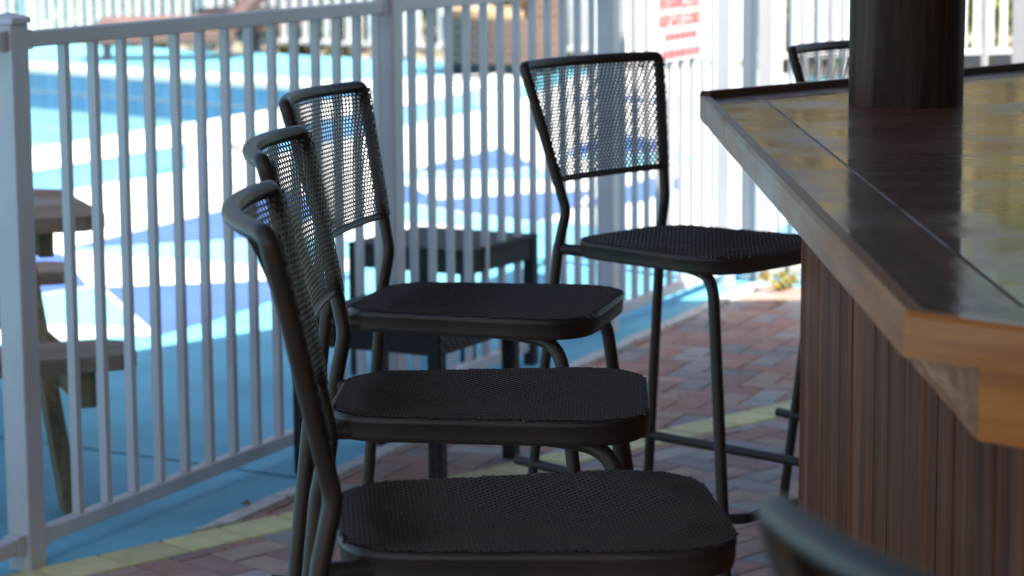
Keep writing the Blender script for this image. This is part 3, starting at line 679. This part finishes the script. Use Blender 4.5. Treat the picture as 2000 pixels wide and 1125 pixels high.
RT = .0110
def tube_mesh(name, pts, r, n=12, m=None, **k):
    b = MB(); b.tube(pts, r, n, **k); return b.mesh(name, m or M['metal'])
FX, FY = .258, .236      # front foot
def rear_pts(s): return fillet([(xT + .0056, s*(wT - .0052), zT - .030), (xB, s*wB, zB), (-.243, s*.166, .735), (-.320, s*.206, .012)], [0, .06, .08, 0], 7)
def front_pts(s): return fillet([(-.236, s*.163, .728), (-.12, s*.128, .724), (.08, s*.132, .714), (.172, s*.180, .708), (FX, s*FY, .012)], [0, .12, .12, .075, 0], 9)
def at_z(pts, z):
    for p, q in zip(pts, pts[1:]):
        if (p.z - z) * (q.z - z) <= 0 and abs(p.z - q.z) > 1e-6: return p + (q - p) * ((z - p.z) / (q.z - p.z))
rl_, fl_ = {s: rear_pts(s) for s in (-1, 1)}, {s: front_pts(s) for s in (-1, 1)}
top_pts = []
for k in range(25):
    s_ = -1 + 2 * k / 24; f = 1 - abs(s_)**2
    top_pts.append(Vector((xT - BOW * f - .002, s_ * wT, zT)))
def corner(s):
    c = Vector((xT - .002, s * wT, zT)); a = Vector((xT + .0073, s * (wT - .0068), zT - .040)); b = top_pts[1 if s < 0 else -2]; b = c + (b - c) * .6
    m0 = a + (c - a) * .68; return [a, m0] + [m0 * (1-u)**2 + c * 2*u*(1-u) + b * u*u for u in (.2, .4, .6, .8)]
top_pts = corner(-1) + top_pts[1:-1] + corner(1)[::-1]
low_pts = [Vector((back_x(zL) - bow(zL) * (1 - (k/10)**2), k/10 * half_w(zL), zL)) for k in range(-10, 11)]
def str_pts(s):
    zr, zf = .272, .262; a = at_z(rl_[s], zr); b = at_z(fl_[s], zf); d = (b - a).normalized(); return [a - d * .050 + Vector((0, -s*.0, 0)), b]
ring_in = inset(seat_outline(), .0110)
ring_pts = [Vector((p.x, p.y, ZS - .0170)) for p in ring_in]
def seat_band():
    prof = [(.006, ZS - .034), (.0030, ZS - .032), (.0018, ZS - .026), (.0018, ZS - .0105), (.0002, ZS - .0085), (0, ZS - .0045), (.0012, ZS - .0012), (.0035, ZS + .0012), (.0062, ZS + .0008), (.0085, ZS - .004), (.017, ZS - .014), (.017, ZS - .030), (.012, ZS - .034)]
    base = seat_outline(); n_ = len(base); k_ = len(prof); vs = []
    for d_, z in prof: vs += [(p.x, p.y, z) for p in inset(base, d_)]
    b = MB(); b.add(vs, [(q * n_ + i, q * n_ + (i+1) % n_, ((q+1) % k_) * n_ + (i+1) % n_, ((q+1) % k_) * n_ + i) for q in range(k_) for i in range(n_)], True)
    return b.mesh('seat_frame', M['metal'])
ff_a, ff_b = at_z(fl_[-1], .242), at_z(fl_[1], .242)
foot_pts = fillet([ff_a, ff_a + Vector((.03, .03, 0)), ff_b + Vector((.03, -.03, 0)), ff_b], [0, .04, .04, 0], 5)
PARTS = [('seat', seat_me, None), ('backrest', back_me, None),
    ('seat_frame', seat_band(), None),
    ('top_rail', tube_mesh('top_rail', top_pts, RT), None),
    ('lower_rail', tube_mesh('lower_rail', low_pts, .0065, 8), None)]
for s in (-1, 1):
    PARTS.append(('rear_leg', tube_mesh('rear_leg', rl_[s], RT), s)); PARTS.append(('front_leg', tube_mesh('front_leg', fl_[s], .0118), s))
    PARTS.append(('stretcher', tube_mesh('stretcher', str_pts(s), .0105, 10), None))
PARTS.append(('footrest', tube_mesh('footrest', foot_pts, .0110, 10), None))
gl_ = MB(); gl_.tube([(0, 0, 0), (0, 0, .006), (0, 0, .03)], [.0145, .0165, .0155], 12); glide = gl_.mesh('glide', M['rubber'])
def stool(x, y, th, label, group=None):
    r = empty('bar_stool', (x, y, 0), th); tag(r, label, 'bar stool', group or 'perforated metal bar stools around the bar')
    for nm, me, s in PARTS:
        o = link(nm, me, r)
        if s is not None:
            p = (rl_ if nm == 'rear_leg' else fl_)[s][-1]; gg = link('glide', glide, o); gg.location = (p.x, p.y, 0)
    return r
stool(.020, 2.868, .080, 'charcoal mesh bar stool seen side-on, last of the row of three, beside the bare corner')
stool(-.028, 3.576, -.039, 'charcoal mesh bar stool in the middle of the row of three by the fence')
stool(-.043, 4.432, -.245, 'charcoal mesh bar stool turned slightly, next to the low black rattan table')
stool(.388, 5.19, -.745, 'charcoal mesh bar stool with blue deck showing through its back, tucked under counter corner')
stool(.985, 5.66, -.78, 'charcoal mesh bar stool mostly hidden behind the timber pole')
stool(.508, 1.375, .506, 'blurred charcoal bar stool of which only the back rim shows, by the orange counter edge')

# ------------------------------------------------------------------ low rattan tables
def side_table(x, y, th, w, label):
    r = empty('rattan_table', (x, y, 0), th); tag(r, label, 'table', 'low black rattan tables')
    e = w / 2; m_ = MB(); m_.box((-e, -e, .395), (e, e, .41), ch=.004); m_.build('tabletop', M['rattan'], r)
    for k in range(4):
        ob = MB(); ob.box((-e + .012, -e + .006, .335), (e - .012, -e + .018, .3945)); o = ob.build('apron', M['rattan'], r); o.rotation_euler = (0, 0, k * math.pi / 2)
        lg = MB(); lg.box((-e + .001, -e + .001, 0), (-e + .038, -e + .038, .3945), ch=.004); o = lg.build('leg', M['rattan'], r); o.rotation_euler = (0, 0, k * math.pi / 2)
side_table(-.269, 6.444, -.48, .43, 'low black rattan table on the bar side of the fence')
side_table(-.208, 7.80, -.508, .43, 'low black rattan table on the blue deck beyond the fence')

# ------------------------------------------------------------------ picnic table beyond the fence
PT = empty('picnic_table'); tag(PT, 'weathered wooden picnic table with chamfered benches behind the fence', 'picnic table')
c0 = px(213, 421, .66); c1 = px(115, 366, .66); e_ = (c1 - c0); wdt = e_.length; e_.normalize()
PT.location = (c0.x, c0.y, 0); PT.rotation_euler = (0, 0, math.atan2(e_.y, e_.x) - math.pi / 2)      # local +y = across the table, -x = along it
LT = 1.75
def plank(name, y0, y1, z0, z1, x1=0.0, cut=.05, c2=(True, True)):
    P = [(x1 - LT, y0), (x1 - (cut if c2[0] else .004), y0), (x1, y0 + (cut*.8 if c2[0] else .004)), (x1, y1 - (cut*.8 if c2[1] else .004)), (x1 - (cut if c2[1] else .004), y1), (x1 - LT, y1)]
    m_ = MB(); m_.prism(P, z0, z1); m_.build(name, M['picnic'], PT)
npl = 5; pwid = wdt / npl
for k in range(npl): plank('top_plank', k * pwid + .003, (k+1) * pwid - .003, .622, .66, 0, .06, (k == 0, k == npl - 1))
bq = PT.matrix_basis.inverted() if False else None
Minv = (Matrix.Translation(PT.location) @ Matrix.Rotation(PT.rotation_euler.z, 4, 'Z')).inverted()
b0 = Minv @ px(273, 690, .39); b1 = Minv @ px(217, 660, .39)
for k in range(2): plank('bench_plank', b0.y + k * .118, b0.y + k * .118 + .113, .352, .39, b0.x, .045, (k == 0, k == 1))
q0 = Minv @ px(100, 552, .39)
for k in range(2): plank('bench_plank', wdt - b0.y - .236 + k * .118, wdt - b0.y - .236 + k * .118 + .113, .352, .39, q0.x + .11, .045, (k == 0, k == 1))
for xo in (-.17, -1.45):
    ob = MB(); ob.box((xo, b0.y + .03, .262), (xo + .038, wdt - b0.y - .03, .351), ch=.003); ob.build('bench_beam', M['treated'], PT)
    ob = MB(); ob.box((xo, .05, .555), (xo + .038, wdt - .05, .6215), ch=.003); ob.build('top_beam', M['treated'], PT)
    for s, (ya, yb) in enumerate((((b0.y + .10), .22), ((wdt - b0.y - .10), wdt - .22))):
        ob = MB(); d = Vector((0, yb - ya, .615)); wv = Vector((0, .045, 0)); x0 = xo - .0385; x1 = xo - .0005
        P = [Vector((x0, ya, 0)) - wv, Vector((x0, ya, 0)) + wv, Vector((x0, yb, .615)) + wv, Vector((x0, yb, .615)) - wv]
        ob.add([p for p in P] + [p + Vector((x1 - x0, 0, 0)) for p in P], [(3,2,1,0), (4,5,6,7), (0,1,5,4), (1,2,6,5), (2,3,7,6), (3,0,4,7)]); ob.build('leg', M['treated'], PT)

# ------------------------------------------------------------------ far furniture
def chaise(name, p, rz, label, cm, back=52, seat_h=.30):
    r = empty(name, (p.x, p.y, 0), rz); tag(r, label, 'lounger', 'sun loungers beyond the pool')
    m_ = MB(); m_.box((-.34, 0, seat_h - .16), (.34, 1.25, seat_h - .03), ch=.02); m_.build('frame', M['wicker'], r)
    def pad(L, M_):
        b = bmesh.new(); bmesh.ops.create_cube(b, size=1)
        for v in b.verts: v.co = Vector((v.co.x * .64, (v.co.y + .5) * L, (v.co.z + .5) * .11))
        bmesh.ops.bevel(b, geom=b.edges[:], offset=.045, segments=4, affect='EDGES', profile=.6)
        me = bpy.data.meshes.new('cushion'); b.to_mesh(me); b.free(); me.transform(M_); me.polygons.foreach_set('use_smooth', [True] * len(me.polygons)); me.materials.append(cm); return me
    link('seat_cushion', pad(1.22, Matrix.Translation((0, .02, seat_h - .03))), r)
    bM = Matrix.Translation((0, 1.22, seat_h - .03)) @ Matrix.Rotation(R(back), 4, 'X')
    link('back_cushion', pad(.78, bM), r)
    m_ = MB(); m_.box((-.34, 0, -.04), (.34, .8, -.005), M=bM, ch=.01); m_.build('back_frame', M['wicker'], r)
    for sx in (-1, 1):
        for y_ in (.06, 1.15):
            m_ = MB(); m_.box((sx*.30 - .03, y_, 0), (sx*.30 + .03, y_ + .06, seat_h - .161)); m_.build('leg', M['dark_cushion'], r)
p = px(190, 116); chaise('sun_lounger', p, -1.45, 'brown cushioned sun lounger lying along the far edge of the pool', M['cushion'], 46)
p = px(440, 104); chaise('sun_lounger', p, -.35, 'dark cushioned sun lounger with upright back beside the brown one', M['dark_cushion'], 62, .34)
p = px(330, 70); chaise('sun_lounger', p, -.6, 'brown wicker sun lounger with tall back against the far fence', M['cushion'], 70, .40)
# round wicker daybed
p = px(985, 150); db = empty('wicker_daybed', (p.x, p.y + .5, 0), -.2); tag(db, 'round brown wicker daybed on the deck beyond the pool', 'daybed')
def drum(r0, r1, z0, z1, a0, a1, n=36, th=.05):
    m_ = MB(); vs = []; cl = abs(a1 - a0) > 6.2
    for k in range(n + 1):
        a_ = a0 + (a1 - a0) * k / n; c_, s_ = math.cos(a_), math.sin(a_)
        vs += [(r0*c_, r0*s_, z0), (r1*c_, r1*s_, z1), ((r1-th)*c_, (r1-th)*s_, z1), ((r0-th)*c_, (r0-th)*s_, z0)]
    fs = []
    for k in range(n):
        b0 = 4*k; b1 = 4*(k+1); fs += [(b0, b1, b1+1, b0+1), (b0+1, b1+1, b1+2, b0+2), (b0+2, b1+2, b1+3, b0+3), (b0+3, b1+3, b1, b0)]
    if not cl: fs += [(0, 1, 2, 3), (4*n+3, 4*n+2, 4*n+1, 4*n)]
    m_.add(vs, fs, False); return m_
for k in range(5): drum(.50 + .004*k, .505 + .004*k, .10 + k*.075, .10 + k*.075 + .070, 0, 2*math.pi).build('wicker_band', M['wicker'], db)
drum(.44, .44, 0, .10, 0, 2*math.pi, 24).build('plinth', M['dark_cushion'], db)
for k in range(8): drum(.52 + .006*k, .526 + .006*k, .48 + k*.075, .48 + k*.075 + .070, R(-55), R(115)).build('shell_band', M['wicker'], db)
m_ = drum(.46, .45, .40, .53, 0, 2*math.pi, 32, .449); m_.build('mattress', M['tan'], db)
for a_ in (20, 60, 100):
    b = bmesh.new(); bmesh.ops.create_uvsphere(b, u_segments=16, v_segments=10, radius=.19)
    for v in b.verts: v.co.x *= .42; v.co.z *= .95
    me = bpy.data.meshes.new('pillow'); b.to_mesh(me); b.free(); me.polygons.foreach_set('use_smooth', [True]*len(me.polygons)); me.materials.append(M['tan' if a_ != 60 else 'cushion'])
    o = link('pillow', me, db); o.location = (.33*math.cos(R(a_-30)), .33*math.sin(R(a_-30)), .69); o.rotation_euler = (0, 0, R(a_-30))

# ------------------------------------------------------------------ planting
def crown_mesh(name, n, rad, seed, leaf=.07, clumps=26, m=None):
    r = random.Random(seed); V_ = []; F_ = []; C = []
    for k in range(clumps):
        while True:
            p = Vector((r.uniform(-1, 1), r.uniform(-1, 1), r.uniform(-1, 1)))
            if p.length < 1: break
        C.append((Vector((p.x * rad[0], p.y * rad[1], p.z * rad[2])) * .85, r.uniform(.18, .36) * min(rad)))
    for k in range(n):
        c, s_ = r.choice(C); p = c + Vector((r.gauss(0, s_), r.gauss(0, s_), r.gauss(0, s_)))
        q = Vector((r.uniform(-1, 1), r.uniform(-1, 1), r.uniform(-.3, 1))).normalized(); t = q.orthogonal().normalized(); t.rotate(Matrix.Rotation(r.uniform(0, 6.28), 3, q)); b = q.cross(t)
        L = leaf * r.uniform(.6, 1.4); W_ = L * .42; i0 = len(V_)
        V_ += [p - t*L, p + b*W_, p + t*L, p - b*W_]; F_.append((i0, i0+1, i0+2, i0+3))
    me = bpy.data.meshes.new(name); me.from_pydata(V_, [], F_); me.update(); me.materials.append(m); return me
crowns = [crown_mesh('crown', 15000, (2.3, 2.3, 2.0), 1, .11, 34, M['leaf']), crown_mesh('crown', 15000, (2.6, 2.2, 2.4), 2, .11, 34, M['leaf2']), crown_mesh('crown', 15000, (2.4, 2.2, 1.9), 3, .11, 34, M['leaf3'])]
shrubs = [crown_mesh('foliage', 4200, (.75, .7, .75), 5, .06, 18, M['leaf2']), crown_mesh('foliage', 4200, (.9, .7, .85), 6, .06, 18, M['leaf'])]
def tree(x, y, h, k, sc_, label):
    t = empty('broadleaf_tree', (x, y, 0), k * 1.7); tag(t, label, 'tree', 'trees beyond the fences')
    m_ = MB(); m_.tube([(0, 0, -1.3), (.05, 0, h * .35), (-.04, .06, h * .7), (0, 0, h)], [.2, .15, .11, .05], 8)
    for j in range(5):
        a_ = j * 1.3; m_.tube([(0, 0, h * (.5 + .06*j)), (math.cos(a_)*.7, math.sin(a_)*.7, h*(.68 + .06*j)), (math.cos(a_)*1.3, math.sin(a_)*1.3, h*(.8 + .06*j))], [.07, .045, .02], 6)
    m_.build('trunk', M['bark'], t); o = link('crown', crowns[2 if x in (3.4, 5.6) else k % 2], t); o.location = (0, 0, h); o.scale = (sc_, sc_, sc_)
LT_ = ['leafy green tree standing beyond the pool fence', 'yellow-green tree standing beyond the pool fence']
for i, (x, y, h, s_) in enumerate([(-9, 33, 3.4, 1.1), (-5.2, 34.5, 3.8, 1.2), (-1.5, 35, 3.3, 1.1), (3.4, 33, 2.9, 1.0), (5.6, 34.5, 2.8, 1.0), (9.6, 30.5, 3.2, 1.1), (12.4, 35, 3.9, 1.3), (15, 31, 3.3, 1.15), (10.8, 40, 5.0, 1.5), (-13, 34, 3.6, 1.2)]):
    tree(x, y, h, i, s_, 'golden-leaved low tree mirrored in the varnished bar top' if x in (3.4, 5.6) else LT_[i % 2])
def shrub(p, k, s_, label, group='shrubs behind the far fence'):
    o = empty('shrub', (p.x, p.y, -.05), k * 2.1); tag(o, label, 'shrub', group)
    f = link('foliage', shrubs[k % 2], o); f.location = (0, 0, .75 * s_); f.scale = (s_, s_, s_)
    m_ = MB(); 
    for j in range(4): m_.tube([(0, 0, -.3), (math.cos(j*1.6)*.15*s_, math.sin(j*1.6)*.15*s_, .4*s_), (math.cos(j*1.6)*.4*s_, math.sin(j*1.6)*.4*s_, .9*s_)], [.03, .02, .01], 6)
    m_.build('stem', M['bark'], o)
away = Vector((-fdir.y, fdir.x, 0)); away = away if away.y > 0 else -away
for i in range(9):
    p = ff0 + fdir * (i * .95 - 2.0) + away * (1.3 + .3 * (i % 2)); shrub(p, i, .95 + .12 * ((i * 7) % 3), ['yellow-green shrub seen through the far white pickets', 'deep green shrub seen through the far white pickets'][i % 2])
for i in range(6):
    p = Vector((1.4 + i * 1.2, 23.3 + .25 * i, 0)); shrub(p, i + 1, .9 + .1 * (i % 3), ['yellow-green shrub seen through pickets behind the gate', 'deep green shrub seen through pickets behind the gate'][(i + 1) % 2], 'shrubs beyond the gate')
# small plant at the gate foot
wp = px(1535, 566); wd = empty('weed_tuft', (wp.x, wp.y, 0)); tag(wd, 'small yellow-green weed growing at the gate foot', 'plant')
o = link('leaves', crown_mesh('leaves', 110, (.10, .07, .04), 9, .018, 8, M['dry']), wd); o.location = (0, 0, .045)

# fallen leaves
def fallen(x, y, s_, m_, label, seed):
    r = random.Random(seed); p = px(x, y, .01); b = MB(); n = 9; vs = []
    for k in range(n):
        a_ = 2*math.pi*k/n; rr = s_ * (1 + .25 * math.sin(3*a_ + seed)) * (1 if k % 2 else .8); vs.append((rr*math.cos(a_), .6*rr*math.sin(a_), .004 + .35 * s_ * abs(math.cos(a_))**2))
    vs.append((0, 0, .002)); b.add(vs, [(k, (k+1) % n, n) for k in range(n)])
    b.add([(s_*.9, -.001, .005), (s_*1.7, .004, .004), (s_*1.7, .006, .006), (s_*.9, .001, .007)], [(0, 1, 2, 3)])
    o = b.build('fallen_leaf', M[m_]); o.location = (p.x, p.y, .008); o.rotation_euler = (0, 0, seed * 1.3); tag(o, label, 'leaf', 'fallen leaves')
fallen(480, 986, .020, 'fallen_red', 'curled red-brown leaf lying on the edging strip', 1)
fallen(1403, 634, .028, 'fallen', 'orange leaf lying on the pavers near the gate', 2)
fallen(1522, 594, .024, 'fallen', 'faded orange leaf lying by the weed at the gate', 3)
fallen(1180, 622, .015, 'fallen_red', 'tiny brown leaf at the foot of the fence post', 4)

for i, (x, y) in enumerate(((560, 972), (742, 872), (1240, 668), (1300, 640), (1362, 604), (1445, 730), (1330, 776), (438, 1075), (1500, 640))):
    fallen(x, y, .007 + .002 * (i % 3), ('fallen_red', 'fallen')[i % 2], 'tiny dry leaf scrap caught in the paving joints', 6 + i)
